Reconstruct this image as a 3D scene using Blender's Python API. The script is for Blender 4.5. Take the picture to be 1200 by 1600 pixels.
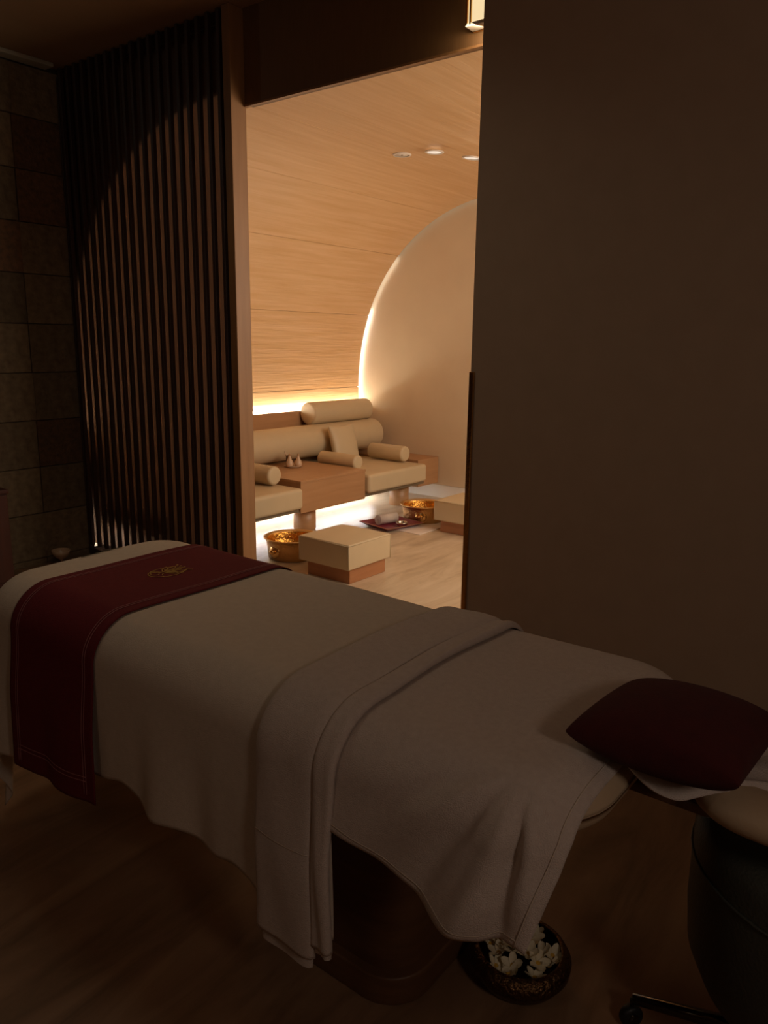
import bpy, bmesh, math, random
from mathutils import Vector, Matrix
random.seed(7)
S = bpy.context.scene
for o in list(bpy.data.objects): bpy.data.objects.remove(o)
PI = math.pi

# ------------------------------------------------------------------ camera
YAW, PIT, ROL = (math.radians(a) for a in (52.25, 12.4, 0.76))
cam = bpy.data.objects.new('camera', bpy.data.cameras.new('camera'))
S.collection.objects.link(cam); S.camera = cam
fw = Vector((-math.cos(YAW)*math.cos(PIT), math.sin(YAW)*math.cos(PIT), -math.sin(PIT)))
r0 = Vector((math.sin(YAW), math.cos(YAW), 0)); u0 = r0.cross(fw)
rt = r0*math.cos(ROL) + u0*math.sin(ROL); up = -r0*math.sin(ROL) + u0*math.cos(ROL)
cam.matrix_world = Matrix.Translation((0, 0, 1.5)) @ Matrix((rt, up, -fw)).transposed().to_4x4()
cam.data.sensor_fit = 'VERTICAL'; cam.data.sensor_height = 36; cam.data.lens = 27.0
cam.data.clip_start = 0.02

# ------------------------------------------------------------------ world, lights, exposure
W = bpy.data.worlds.new('world'); S.world = W; W.use_nodes = True
W.node_tree.nodes['Background'].inputs[0].default_value = (0.02, 0.014, 0.009, 1)
W.node_tree.nodes['Background'].inputs[1].default_value = 0.3
S.view_settings.view_transform = 'Standard'; S.view_settings.look = 'None'
S.view_settings.gamma = 1; S.view_settings.use_curve_mapping = False
S.view_settings.exposure = 0.0
S.cycles.use_denoising = True
S.cycles.max_bounces = 8; S.cycles.diffuse_bounces = 5; S.cycles.transparent_max_bounces = 12
S.cycles.caustics_reflective = False; S.cycles.caustics_refractive = False
S.cycles.sample_clamp_indirect = 4

def area(name, loc, target, sx, sy, power, col, spread=180):
    l = bpy.data.lights.new(name, 'AREA'); l.shape = 'RECTANGLE'; l.size = sx; l.size_y = sy
    l.energy = power; l.color = col; l.spread = math.radians(spread)
    o = bpy.data.objects.new(name, l); S.collection.objects.link(o); o.location = loc
    o.rotation_euler = (Vector(target)-Vector(loc)).to_track_quat('-Z', 'Y').to_euler()
    return o
def bulb(name, loc, r, power, col):
    l = bpy.data.lights.new(name, 'POINT'); l.shadow_soft_size = r; l.energy = power; l.color = col
    o = bpy.data.objects.new(name, l); S.collection.objects.link(o); o.location = loc; return o
# dim warm lamp off to the right, and an added unseen fill from behind
bulb('room_lamp_light', (1.25, 0.15, 1.95), .18, 16, (1.0, 0.80, 0.67))
bulb('room_fill_back', (-1.6, -1.2, 2.4), .25, 4.5, (1.0, 0.80, 0.62))
# unseen overhead light added to brighten the foot of the bed
area('bed_foot_fill', (-2.5, 1.75, 3.12), (-2.5, 1.6, 0), .8, .8, 3.0, (1.0, 0.84, 0.62), 140)
# added fill for the bench fronts, out of view at the alcove's right
area('alcove_fill', (-.45, 4.6, 1.9), (-5, 4.6, .9), 2.4, 1.0, 62, (1.0, .85, .68))
# ceiling wash next to the stone wall
area('cove_wash_light', (-4.84, 1.7, 3.05), (-4.2, 2.1, 3.15), 0.05, 0.7, 0.45, (0.85, 0.9, 0.75))

# ------------------------------------------------------------------ helpers
def srgb(r, g, b):
    f = lambda c: (c/255/12.92) if c/255 <= .04045 else ((c/255+.055)/1.055)**2.4
    return (f(r), f(g), f(b), 1)
def mat(name, col, rough=.6, metal=0, noise=None, bump=None, spec=.5, emit=None, stretch=None, coord='Object', vary=0):
    """noise = (scale, second colour, contrast); bump = (scale, strength)"""
    m = bpy.data.materials.new(name); m.use_nodes = True
    n, l = m.node_tree.nodes, m.node_tree.links
    b = n['Principled BSDF']
    b.inputs['Base Color'].default_value = col; b.inputs['Roughness'].default_value = rough
    b.inputs['Metallic'].default_value = metal; b.inputs['Specular IOR Level'].default_value = spec
    tc = n.new('ShaderNodeTexCoord'); mp = n.new('ShaderNodeMapping'); l.new(tc.outputs[coord], mp.inputs[0])
    if stretch: mp.inputs['Scale'].default_value = stretch
    last = None
    if noise:
        t = n.new('ShaderNodeTexNoise'); t.inputs['Scale'].default_value = noise[0]; t.inputs['Detail'].default_value = 6
        l.new(mp.outputs[0], t.inputs[0])
        cr = n.new('ShaderNodeValToRGB'); c = noise[2]
        cr.color_ramp.elements[0].position = .5-c; cr.color_ramp.elements[1].position = .5+c
        cr.color_ramp.elements[0].color = col; cr.color_ramp.elements[1].color = noise[1]
        l.new(t.outputs[0], cr.inputs[0]); last = cr.outputs[0]
    if vary:
        oi = n.new('ShaderNodeObjectInfo'); mr = n.new('ShaderNodeMapRange')
        mr.inputs[3].default_value = 1-vary; mr.inputs[4].default_value = 1+vary
        l.new(oi.outputs['Random'], mr.inputs[0])
        hs = n.new('ShaderNodeHueSaturation'); l.new(mr.outputs[0], hs.inputs['Value'])
        if last: l.new(last, hs.inputs['Color'])
        else: hs.inputs['Color'].default_value = col
        last = hs.outputs[0]
    if last: l.new(last, b.inputs['Base Color'])
    if bump:
        t2 = n.new('ShaderNodeTexNoise'); t2.inputs['Scale'].default_value = bump[0]; t2.inputs['Detail'].default_value = 4
        l.new(mp.outputs[0], t2.inputs[0])
        bp = n.new('ShaderNodeBump'); bp.inputs['Strength'].default_value = bump[1]; bp.inputs['Distance'].default_value = .01
        l.new(t2.outputs[0], bp.inputs['Height']); l.new(bp.outputs[0], b.inputs['Normal'])
    if emit:
        b.inputs['Emission Color'].default_value = emit[0]; b.inputs['Emission Strength'].default_value = emit[1]
    return m
M = {}
M['sheet'] = mat('cream cotton', srgb(214, 200, 182), .9, noise=(60, srgb(205, 190, 172), .3), bump=(420, .25))
M['towel'] = mat('pale towel cloth', srgb(218, 204, 192), .95, noise=(80, srgb(206, 190, 178), .3), bump=(500, .5))
M['mattress'] = mat('beige leatherette', srgb(196, 172, 140), .55, bump=(120, .08))
M['runner'] = mat('dark red cloth', srgb(112, 20, 28), .9, noise=(90, srgb(98, 16, 26), .3), bump=(500, .3))
M['pillow'] = mat('dark red velvet', srgb(74, 12, 12), .95, noise=(30, srgb(60, 9, 10), .3), bump=(300, .2))
M['thread'] = mat('pink thread', srgb(170, 110, 110), .8, bump=(300, .2))
M['gold_thread'] = mat('gold thread', srgb(190, 150, 70), .5, .2, bump=(300, .2))
M['green_thread'] = mat('dark green thread', srgb(60, 60, 40), .7, bump=(300, .2))
M['bedwood'] = mat('brown bed wood', srgb(112, 78, 50), .5, noise=(6, srgb(94, 64, 40), .25), stretch=(1, 1, 8), bump=(60, .1))
M['bedmetal'] = mat('dark bracket metal', srgb(40, 34, 30), .4, .8, bump=(40, .05))
M['slat'] = mat('dark walnut slat', srgb(68, 44, 36), .5, noise=(5, srgb(52, 36, 30), .25), stretch=(6, 6, .6), bump=(60, .1), vary=.12)
M['post'] = mat('light brown wood post', srgb(154, 112, 72), .5, noise=(6, srgb(138, 98, 60), .25), stretch=(6, 6, .5), bump=(60, .08))
M['header'] = mat('brown painted board', srgb(120, 88, 56), .55, noise=(20, srgb(110, 78, 48), .3), stretch=(8, 8, .5), bump=(60, .05))
M['panel'] = mat('taupe matt panel', srgb(180, 156, 132), .7, noise=(10, srgb(174, 150, 126), .3), bump=(200, .05))
M['plaster'] = mat('beige plaster', srgb(214, 196, 168), .9, noise=(4, srgb(208, 188, 160), .3), bump=(80, .05))
M['ceil'] = mat('brown ceiling plaster', srgb(168, 132, 96), .8, noise=(2.2, srgb(150, 114, 80), .3), stretch=(1, .25, 1), bump=(60, .05))
M['wallwarm'] = mat('brown wall paint', srgb(120, 92, 68), .9, noise=(4, srgb(110, 84, 60), .3), bump=(80, .05))
M['grout'] = mat('dark grout', srgb(70, 60, 48), .95, bump=(100, .2))
M['stone'] = mat('grey brown slate tile', srgb(132, 114, 86), .8, noise=(7, srgb(102, 84, 62), .22), bump=(14, .7), coord='Generated', vary=.32)
M['stone2'] = mat('rust brown slate tile', srgb(124, 90, 62), .8, noise=(9, srgb(92, 72, 52), .2), bump=(14, .9), coord='Generated', vary=.25)
M['light_streak'] = mat('pale cornice plaster', srgb(190, 185, 165), .7, noise=(3, srgb(150, 140, 120), .2), bump=(60, .1))
M['redwood'] = mat('red brown cabinet wood', srgb(92, 44, 24), .5, noise=(5, srgb(76, 36, 20), .25), stretch=(6, 6, .6), bump=(60, .08))
M['brass'] = mat('polished brass', srgb(226, 184, 120), .2, 1, bump=(60, .12))
M['brass_hammered'] = mat('hammered brass', srgb(222, 182, 124), .28, 1, bump=(70, .7))
M['basin_in'] = mat('hammered brass inside', srgb(214, 156, 74), .25, 1, bump=(45, .9))
M['bowlmetal'] = mat('dark hammered bronze', srgb(104, 78, 50), .3, 1, bump=(70, 1.0))
M['bowl_in'] = mat('dark bowl inside', srgb(40, 38, 32), .35, .6, bump=(70, .3))
M['uph'] = mat('cream leatherette', srgb(204, 184, 150), .5, noise=(8, srgb(198, 178, 144), .3), bump=(150, .05))
M['benchwood'] = mat('tan bench wood', srgb(180, 138, 98), .4, noise=(5, srgb(168, 125, 86), .25), stretch=(6, .5, 6), bump=(60, .05))
M['benchbase'] = mat('grey bench base', srgb(120, 104, 82), .6, bump=(60, .05))
M['pinkwood'] = mat('pinkish stool wood', srgb(178, 124, 84), .4, noise=(5, srgb(160, 106, 68), .25), stretch=(.6, .6, 6), bump=(60, .05))
M['basewhite'] = mat('white skirting paint', srgb(226, 222, 214), .35, bump=(60, .03))
M['porcelain'] = mat('pale porcelain', srgb(206, 176, 146), .25, bump=(60, .03))
M['plum'] = mat('plum lacquer', srgb(122, 44, 62), .3, bump=(60, .03))
M['mat'] = mat('off white mat', srgb(222, 208, 196), .8, bump=(200, .2))
M['silver'] = mat('silver metal', srgb(200, 196, 190), .15, 1, bump=(60, .05))
M['petal'] = mat('white petal', srgb(232, 222, 190), .6, bump=(60, .05))
M['petalyellow'] = mat('yellow flower heart', srgb(222, 178, 70), .6, bump=(60, .05))
M['leather'] = mat('dark green grey leather', srgb(74, 76, 66), .5, noise=(10, srgb(64, 66, 58), .3), bump=(150, .2))
M['rubber'] = mat('black rubber', srgb(26, 26, 26), .5, bump=(100, .1))
M['chrome'] = mat('dark chrome', srgb(90, 84, 76), .15, 1, bump=(30, .02))
M['lampwhite'] = mat('white downlight trim', srgb(236, 226, 214), .5, bump=(60, .02))
M['blackslot'] = mat('black slot', srgb(24, 18, 14), .8, bump=(60, .02))
def led(name, col, s): return mat(name, (.8, .8, .8, 1), .5, emit=(col+(1,), s), bump=(60, .01))
M['led_warm'] = led('warm light strip', (1.0, .88, .68), 26)
M['led_cool'] = led('neutral white light strip', (.93, .97, 1.0), 30)
M['led_arc'] = led('white arch light strip', (.96, .97, 1.0), 26)
M['led_arc2'] = led('dim arch light strip', (1.0, .90, .78), 1.2)
M['led_arc3'] = led('fading arch light strip', (1.0, .96, .90), 7)
M['sconce'] = led('glowing sconce glass', (1.0, .76, .42), .9)
M['bulb'] = led('sconce bulb', (1.0, .86, .62), 6)
M['downlight_on'] = led('dim downlight lens', (1.0, .90, .78), .55)

def glassmat(name, tint, gloss, rough=.05):
    m = bpy.data.materials.new(name); m.use_nodes = True
    n, l = m.node_tree.nodes, m.node_tree.links
    n.remove(n['Principled BSDF'])
    t = n.new('ShaderNodeBsdfTransparent'); t.inputs[0].default_value = tint
    g = n.new('ShaderNodeBsdfGlossy'); g.inputs['Roughness'].default_value = rough
    mx = n.new('ShaderNodeMixShader'); fr = n.new('ShaderNodeFresnel'); fr.inputs[0].default_value = 1.3
    mm = n.new('ShaderNodeMath'); mm.operation = 'MULTIPLY'; mm.inputs[1].default_value = gloss
    l.new(fr.outputs[0], mm.inputs[0]); l.new(mm.outputs[0], mx.inputs[0])
    l.new(t.outputs[0], mx.inputs[1]); l.new(g.outputs[0], mx.inputs[2])
    l.new(mx.outputs[0], n['Material Output'].inputs[0])
    return m
M['bronze_glass'] = glassmat('dark bronze glass', (.20, .105, .062, 1), .15)
def backlit():
    m = mat('dark translucent panel', srgb(96, 62, 44), .6, bump=(60, .02))
    n, l = m.node_tree.nodes, m.node_tree.links
    t = n.new('ShaderNodeBsdfTranslucent'); t.inputs[0].default_value = srgb(206, 165, 138)
    mx = n.new('ShaderNodeMixShader'); mx.inputs[0].default_value = .085
    l.new(n['Principled BSDF'].outputs[0], mx.inputs[1]); l.new(t.outputs[0], mx.inputs[2])
    l.new(mx.outputs[0], n['Material Output'].inputs[0]); return m
M['translucent'] = backlit()
M['clear_glass'] = glassmat('clear glass', (.86, .88, .86, 1), 3.0)

def veneer():
    m = mat('oak veneer', srgb(224, 188, 146), .45, noise=(3.0, srgb(208, 166, 118), .28), stretch=(9, .55, 9), spec=.25)
    n, l = m.node_tree.nodes, m.node_tree.links
    tc = n.new('ShaderNodeTexCoord'); mp = n.new('ShaderNodeMapping'); mp.inputs['Scale'].default_value = (45, 1.6, 45)
    l.new(tc.outputs['Object'], mp.inputs[0])
    t = n.new('ShaderNodeTexNoise'); t.inputs['Scale'].default_value = 1.6; t.inputs['Detail'].default_value = 5
    l.new(mp.outputs[0], t.inputs[0])
    bp = n.new('ShaderNodeBump'); bp.inputs['Strength'].default_value = .35; bp.inputs['Distance'].default_value = .01
    l.new(t.outputs[0], bp.inputs['Height']); l.new(bp.outputs[0], n['Principled BSDF'].inputs['Normal'])
    return m
M['veneer'] = veneer()
def floormat(name='travertine floor', c0=srgb(182, 160, 132), c1=srgb(202, 182, 154), c2=srgb(214, 196, 170), ro=.28):
    m = mat(name, c1, ro, spec=.5)
    n, l = m.node_tree.nodes, m.node_tree.links; b = n['Principled BSDF']
    tc = n.new('ShaderNodeTexCoord'); mp = n.new('ShaderNodeMapping')
    mp.inputs['Scale'].default_value = (2.4, .55, 1); mp.inputs['Rotation'].default_value = (0, 0, .25)
    l.new(tc.outputs['Object'], mp.inputs[0])
    t = n.new('ShaderNodeTexNoise'); t.inputs['Scale'].default_value = 3.2; t.inputs['Detail'].default_value = 9
    t.inputs['Roughness'].default_value = .62; t.inputs['Distortion'].default_value = .8
    l.new(mp.outputs[0], t.inputs[0])
    cr = n.new('ShaderNodeValToRGB'); e = cr.color_ramp.elements
    e[0].position = .34; e[0].color = c0; e[1].position = .66; e[1].color = c2
    k = e.new(.5); k.color = c1
    l.new(t.outputs[0], cr.inputs[0]); l.new(cr.outputs[0], b.inputs['Base Color'])
    bp = n.new('ShaderNodeBump'); bp.inputs['Strength'].default_value = .12; bp.inputs['Distance'].default_value = .01
    l.new(t.outputs[0], bp.inputs['Height']); l.new(bp.outputs[0], b.inputs['Normal'])
    return m
M['floor'] = floormat()
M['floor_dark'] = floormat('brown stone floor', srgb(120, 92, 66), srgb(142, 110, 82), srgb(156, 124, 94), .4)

C = S.collection
def link(name, me, m, parent=None, smooth=False, **kw):
    o = bpy.data.objects.new(name, me); C.objects.link(o)
    if m: me.materials.append(M[m])
    if smooth:
        for p in me.polygons: p.use_smooth = True
    if parent: o.parent = parent
    for k, v in kw.items(): o[k] = v
    return o
def mesh(name, vs, fs):
    me = bpy.data.meshes.new(name); me.from_pydata([tuple(v) for v in vs], [], fs); me.update(); return me
def frombm(name, bm):
    me = bpy.data.meshes.new(name); bm.to_mesh(me); bm.free(); return me
def box_bm(x0, x1, y0, y1, z0, z1, bev=0, seg=2, bm=None):
    b = bmesh.new()
    bmesh.ops.create_cube(b, size=1)
    for v in b.verts:
        v.co = Vector(((x0+x1)/2+v.co.x*(x1-x0), (y0+y1)/2+v.co.y*(y1-y0), (z0+z1)/2+v.co.z*(z1-z0)))
    if bev: bmesh.ops.bevel(b, geom=b.edges[:]+b.verts[:], offset=bev, segments=seg, profile=.5, affect='EDGES')
    return b
def box(name, x0, x1, y0, y1, z0, z1, m, parent=None, bev=0, seg=2, **kw):
    o = link(name, frombm(name, box_bm(x0, x1, y0, y1, z0, z1, bev, seg)), m, parent, smooth=bev > 0 and seg > 2, **kw)
    return o
def lathe_data(prof, seg=48, axis='z'):
    """prof = list of (r, h); closed at ends where r == 0"""
    vs, fs, rings = [], [], []
    for r, h in prof:
        if r < 1e-6: rings.append([len(vs)]); vs.append((0, 0, h))
        else:
            s = len(vs); rings.append(list(range(s, s+seg)))
            for i in range(seg):
                a = 2*PI*i/seg; vs.append((r*math.cos(a), r*math.sin(a), h))
    for A, B in zip(rings, rings[1:]):
        for i in range(seg):
            j = (i+1) % seg
            if len(A) == 1: fs.append((A[0], B[j], B[i])) if len(B) > 1 else None
            elif len(B) == 1: fs.append((A[i], A[j], B[0]))
            else: fs.append((A[i], A[j], B[j], B[i]))
    if axis == 'x': vs = [(h, x, y) for x, y, h in vs]
    if axis == 'y': vs = [(y, h, x) for x, y, h in vs]
    return vs, fs
def fixn(me):
    bm = bmesh.new(); bm.from_mesh(me); bmesh.ops.recalc_face_normals(bm, faces=bm.faces); bm.to_mesh(me); bm.free()
def lathe(name, prof, m, parent=None, loc=(0, 0, 0), seg=48, axis='z', rot=None, flat=False, **kw):
    vs, fs = lathe_data(prof, seg, axis)
    me = mesh(name, vs, fs); fixn(me)
    o = link(name, me, m, parent, smooth=not flat, **kw); o.location = loc
    if rot: o.rotation_euler = rot
    return o
def tube(name, pts, r, m, parent=None, seg=8, **kw):
    vs, fs = [], []
    P = [Vector(p) for p in pts]; R = r if isinstance(r, list) else [r]*len(P)
    for i, p in enumerate(P):
        d = (P[min(i+1, len(P)-1)]-P[max(i-1, 0)]).normalized()
        a = d.cross(Vector((0, 0, 1)))
        if a.length < 1e-3: a = d.cross(Vector((0, 1, 0)))
        a.normalize(); b = d.cross(a)
        for k in range(seg):
            t = 2*PI*k/seg; vs.append(p+(a*math.cos(t)+b*math.sin(t))*R[i])
    for i in range(len(P)-1):
        for k in range(seg):
            j = (k+1) % seg; fs.append((i*seg+k, i*seg+j, (i+1)*seg+j, (i+1)*seg+k))
    fs.append(tuple(range(seg))[::-1]); fs.append(tuple(range((len(P)-1)*seg, len(P)*seg)))
    me = mesh(name, vs, fs); fixn(me)
    return link(name, me, m, parent, smooth=True, **kw)
def thing(name, label, cat, loc=(0, 0, 0), rz=0, group=None, kind=None):
    o = bpy.data.objects.new(name, None); C.objects.link(o); o.empty_display_size = .1
    o.location = loc; o.rotation_euler = (0, 0, rz); tag(o, label, cat, group, kind); return o
def tag(o, label, cat=None, group=None, kind=None):
    o['label'] = label
    if cat: o['category'] = cat
    if group: o['group'] = group
    if kind: o['kind'] = kind
    return o
def dup(root, loc, rz, label, group=None):
    def cp(o, p):
        c = o.copy(); C.objects.link(c); c.parent = p
        for k in kids.get(o, []): cp(k, c)
        return c
    kids = {}
    for o in bpy.data.objects:
        if o.parent: kids.setdefault(o.parent, []).append(o)
    r = cp(root, None); r.location = loc; r.rotation_euler = (0, 0, rz); r['label'] = label
    if group: r['group'] = group
    return r
def grid(name, f, nu, nv, m, parent=None, thick=0, **kw):
    vs = [f(i/nu, j/nv) for j in range(nv+1) for i in range(nu+1)]
    fs = [(j*(nu+1)+i, j*(nu+1)+i+1, (j+1)*(nu+1)+i+1, (j+1)*(nu+1)+i) for j in range(nv) for i in range(nu)]
    o = link(name, mesh(name, vs, fs), m, parent, smooth=True, **kw)
    if thick:
        s = o.modifiers.new('thickness', 'SOLIDIFY'); s.thickness = thick; s.offset = -1
    return o
def sst(a, b, x):
    t = max(0, min(1, (x-a)/(b-a))); return t*t*(3-2*t)

# ------------------------------------------------------------------ the setting: treatment room
YW = 2.90          # front of slat screen and sliding panel
XS = -4.91         # stone wall
ZC = 3.155
def struct(o, label, cat='wall'): return tag(o, label, None, None, 'structure')
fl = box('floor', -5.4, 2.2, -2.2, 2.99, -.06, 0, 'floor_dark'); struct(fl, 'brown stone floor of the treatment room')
fa = box('floor_alcove', -6.2, 2.2, 2.99, 6.7, -.06, 0, 'floor'); struct(fa, 'polished beige travertine floor of the seating alcove')
cl = box('ceiling', XS-.4, 2.2, -2.2, 3.05, ZC, ZC+.08, 'ceil'); struct(cl, 'plain brown ceiling of the dark treatment room')
box('trim_1', XS, XS+.10, -1.0, YW-.06, ZC-.025, ZC, 'light_streak', None, bev=.006); struct(bpy.data.objects['trim_1'], 'pale strip put in for the light streak where ceiling meets stone wall')  # pale added strip stands in for a streak of light on the ceiling
wl = box('wall_left', XS-.4, XS-.012, -2.2, 2.955, 0, ZC, 'grout'); struct(wl, 'wall clad in grey brown slate tiles')
T = .31
for r in range(11):
    for c in range(6):
        z0 = r*T+.045-T*(1 if r == 0 else 1) + T*0; z1 = z0+T-.004
        z0 = max(z0, 0); z1 = min(z1, ZC-.03)
        y1 = YW-.0-c*T+random.uniform(-.002, .002)+(.012 if r % 3 == 1 else 0)*(c > 0); y0 = y1-T+.005
        if c == 0: y1 = YW+.04
        if z1-z0 < .02: continue
        pr_ = random.uniform(0, .007)
        box('tile', XS-.014, XS-.004+pr_, y0, y1, z0, z1, 'stone2' if random.random() < .22 else 'stone', wl, bev=.0025, seg=1)
wfl = box('wall_front_left', XS-.4, -5.215, 2.96, 3.05, 0, ZC, 'wallwarm'); struct(wfl, 'hidden wall end behind the slat screen')
wr = box('wall_right', 2.0, 2.2, -2.2, 3.3, 0, ZC, 'wallwarm'); struct(wr, 'plain right wall outside the view')
wb = box('wall_back', XS, 2.2, -2.2, -2.0, 0, ZC, 'wallwarm'); struct(wb, 'plain wall behind the camera')
# partition above and right of the doorway
hd = box('wall_front', -3.268, -1.5, 2.99, 3.05, 2.705, ZC, 'header'); struct(hd, 'brown board above the doorway opening')
box('trim_2', -3.27, -1.5, 2.984, 3.004, 2.693, 2.703, 'post'); struct(bpy.data.objects['trim_2'], 'thin light edge strip under the board above the doorway')
wf = box('wall_front_right', -1.5, 2.0, 2.99, 3.15, 0, ZC, 'wallwarm'); struct(wf, 'wall behind the taupe sliding panel')

# slat screen
sc = thing('slat_screen', 'tall dark walnut slat screen with a dark backlit panel, left of the doorway', 'screen', (-4.1, YW, 0))
def ch(o, p):
    o.matrix_parent_inverse = Matrix.Translation(p.location).inverted() if p.rotation_euler.z == 0 else p.matrix_world.inverted(); return o
def pbox(name, *a, parent=None, **k):
    o = box(name, *a, parent=parent, **k); return ch(o, parent)
sl0 = None
n_sl = 19
for i in range(n_sl):
    x = -4.868+i*.0835
    if sl0 is None:
        sl0 = box('slat', -.012, .012, -.012, .012, .075, ZC-.005, 'slat', sc, bev=.002, seg=1); o = sl0
    else:
        o = sl0.copy(); C.objects.link(o)
    o.location = (x+4.1, .012, 0)
gp = link('backing_panel', mesh('backing_panel', [(-5.21, 3.042, .03), (-3.335, 3.042, .03), (-3.335, 3.042, ZC-.005), (-5.21, 3.042, ZC-.005)], [(0, 1, 2, 3)]), 'translucent', sc, label='dark translucent backing panel lit from the alcove behind'); ch(gp, sc)
pbox('bottom_rail', -4.9, -3.345, YW+.0, YW+.12, .0, .05, 'slat', parent=sc, bev=.003)
pbox('top_rail', -4.905, -3.34, YW+.03, YW+.06, ZC-.05, ZC-.001, 'slat', parent=sc, bev=.003)
pbox('side_rail', -4.902, -4.890, YW+.0, YW+.03, .05, ZC-.05, 'slat', parent=sc, bev=.003)
pbox('post', -3.326, -3.27, YW-.004, 3.0, 0, ZC-.001, 'post', parent=sc, bev=.003, label='light brown wooden jamb post')
pbox('rebate', -3.342, -3.327, YW+.02, 3.05, 0, ZC-.001, 'blackslot', parent=sc)

# sliding panel
sp = thing('sliding_panel', 'large plain taupe sliding panel on the right of the doorway', 'door', (-.4, 2.86, 0))
pbox('panel_board', -1.765, 1.9, 2.875, 2.915, .01, ZC-.004, 'panel', parent=sp, bev=.002)
hp = pbox('edge_pull', -1.768, -1.744, 2.866, 2.92, .12, 1.385, 'brass', parent=sp, bev=.003, label='long vertical polished brass edge pull')
# sconce on the header
sk = thing('wall_sconce', 'small glowing glass box light on the brown board above the doorway', 'lamp', (-1.82, 2.99, 2.74))
pbox('back_plate', -1.878, -1.72, 2.975, 2.99, 2.75, 3.1, 'brass', parent=sk, bev=.002)
pbox('glass_shade', -1.87, -1.73, 2.925, 2.975, 2.765, 3.09, 'sconce', parent=sk, bev=.006)
for i, xx in enumerate((-1.878, -1.860, -1.731)):
    pbox('corner_bar', xx, xx+.009, 2.918, 2.93, 2.755, 3.1, 'brass', parent=sk, bev=.002)
pbox('bottom_frame', -1.878, -1.722, 2.918, 2.978, 2.752, 2.766, 'lampwhite', parent=sk, bev=.003)
area('sconce_light', (-1.83, 2.905, 2.745), (-2.0, 2.99, 2.55), .1, .03, .3, (1.0, .78, .50))

# cabinet at the left edge
cb = thing('low_cabinet', 'low red brown wooden cabinet against the slate wall at the left edge', 'cabinet', (-4.75, 1.85, 0))
pbox('body', -4.895, -4.62, 1.45, 2.215, .0, .58, 'redwood', parent=cb, bev=.004)
pbox('top', -4.897, -4.6, 1.44, 2.22, .58, .605, 'redwood', parent=cb, bev=.004)
for y in (1.455, 1.835):
    d = pbox('door', -4.62, -4.604, y, y+.374, .03, .57, 'redwood', parent=cb, bev=.003)

# glass cup near the slate wall
lathe('footed_bowl', [(0, 0), (.028, 0), (.030, .004), (.008, .012), (.006, .032), (.012, .04), (.034, .052), (.052, .076), (.060, .104),
      (.058, .104), (.050, .078), (.033, .056), (0, .046)], 'porcelain', None, (-4.80, 2.63, 0))
tag(bpy.data.objects['footed_bowl'], 'small pale footed glass bowl on the floor by the slate wall', 'bowl')

# ------------------------------------------------------------------ the alcove
AX, AZ, RA, RB, RN = -3.51, 1.05, 1.70, 1.75, 2.12
def arch(t, off=0):
    c, s = math.cos(t), math.sin(t)
    x = math.copysign(abs(c)**(2/RN), c); z = max(0, s)**(2/RN)
    return AX+(RA+off)*x, AZ+(RB+off)*z
YE = 6.30; YV = YE-.035
vc = None
def shell(name, t0, t1, y0, y1, off, th, m, parent, n=10, **kw):
    vs, fs = [], []
    for i in range(n+1):
        t = t0+(t1-t0)*i/n
        for o_ in (off, off+th):
            x, z = arch(t, o_)
            vs += [(x, y0, z), (x, y1, z)]
    for i in range(n):
        a = 4*i; b = a+4
        fs += [(a, a+1, b+1, b), (a+2, b+2, b+3, a+3), (a, b, b+2, a+2), (a+1, a+3, b+3, b+1)]
    fs += [(0, 2, 3, 1), (4*n, 4*n+1, 4*n+3, 4*n+2)]
    me = mesh(name, vs, fs); fixn(me)
    return link(name, me, m, parent, **kw)
XR = -.35
Y0 = 3.055
def path(k):      # profile of the alcove lining: upright foot, curve, then flat to the right; k = z below the spring line, angle, or x
    return k
def prof(a, b, off, n=12):
    if a[0] == 'z': return [(AX-RA-off, a[1]+(b[1]-a[1])*i/2) for i in range(3)]
    if a[0] == 'x': return [(a[1]+(b[1]-a[1])*i/2, AZ+RB+off) for i in range(3)]
    return [arch(math.radians(a[1]+(b[1]-a[1])*i/n), off) for i in range(n+1)]
def lining(name, a, b, y0, y1, off, th, m, parent, n=12):
    A, B = prof(a, b, off, n), prof(a, b, off+th, n); n = len(A)-1
    vs, fs = [], []
    for p, q in zip(A, B): vs += [(p[0], y0, p[1]), (p[0], y1, p[1]), (q[0], y0, q[1]), (q[0], y1, q[1])]
    for i in range(n):
        a_ = 4*i; b_ = a_+4
        fs += [(a_, a_+1, b_+1, b_), (a_+2, b_+2, b_+3, a_+3), (a_, b_, b_+2, a_+2), (a_+1, a_+3, b_+3, b_+1)]
    fs += [(0, 2, 3, 1), (4*n, 4*n+1, 4*n+3, 4*n+2)]
    me = mesh(name, vs, fs); fixn(me); return link(name, me, m, parent)
vc = lining('ceiling_vault', ('a', 180), ('a', 90), Y0, YV, .014, .02, 'blackslot', None, 40)
struct(vc, 'curved oak veneer vault over the seating alcove')
lining('backing', ('z', .93), ('z', AZ), Y0, YV, .014, .02, 'blackslot', vc)
lining('backing', ('x', AX), ('x', XR), Y0, YV, .014, .02, 'blackslot', vc)
seams = [('z', .925), ('z', AZ), ('a', 180), ('a', 157), ('a', 134), ('a', 113), ('a', 90), ('x', AX), ('x', -3.19), ('x', -2.56), ('x', -1.93), ('x', -1.3), ('x', XR)]
ys = [Y0, 3.28, YV]
g = .0016
for a, b in zip(seams, seams[1:]):
    if a[0] != b[0]: continue
    if a[0] == 'a': a_, b_ = ('a', a[1]-.055), ('a', b[1]+.055)
    else: a_, b_ = (a[0], a[1]+g), (b[0], b[1]-g)
    for y0, y1 in zip(ys, ys[1:]):
        lining('veneer_panel', a_, b_, y0+g, y1-g, 0, .013, 'veneer', vc)
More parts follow.
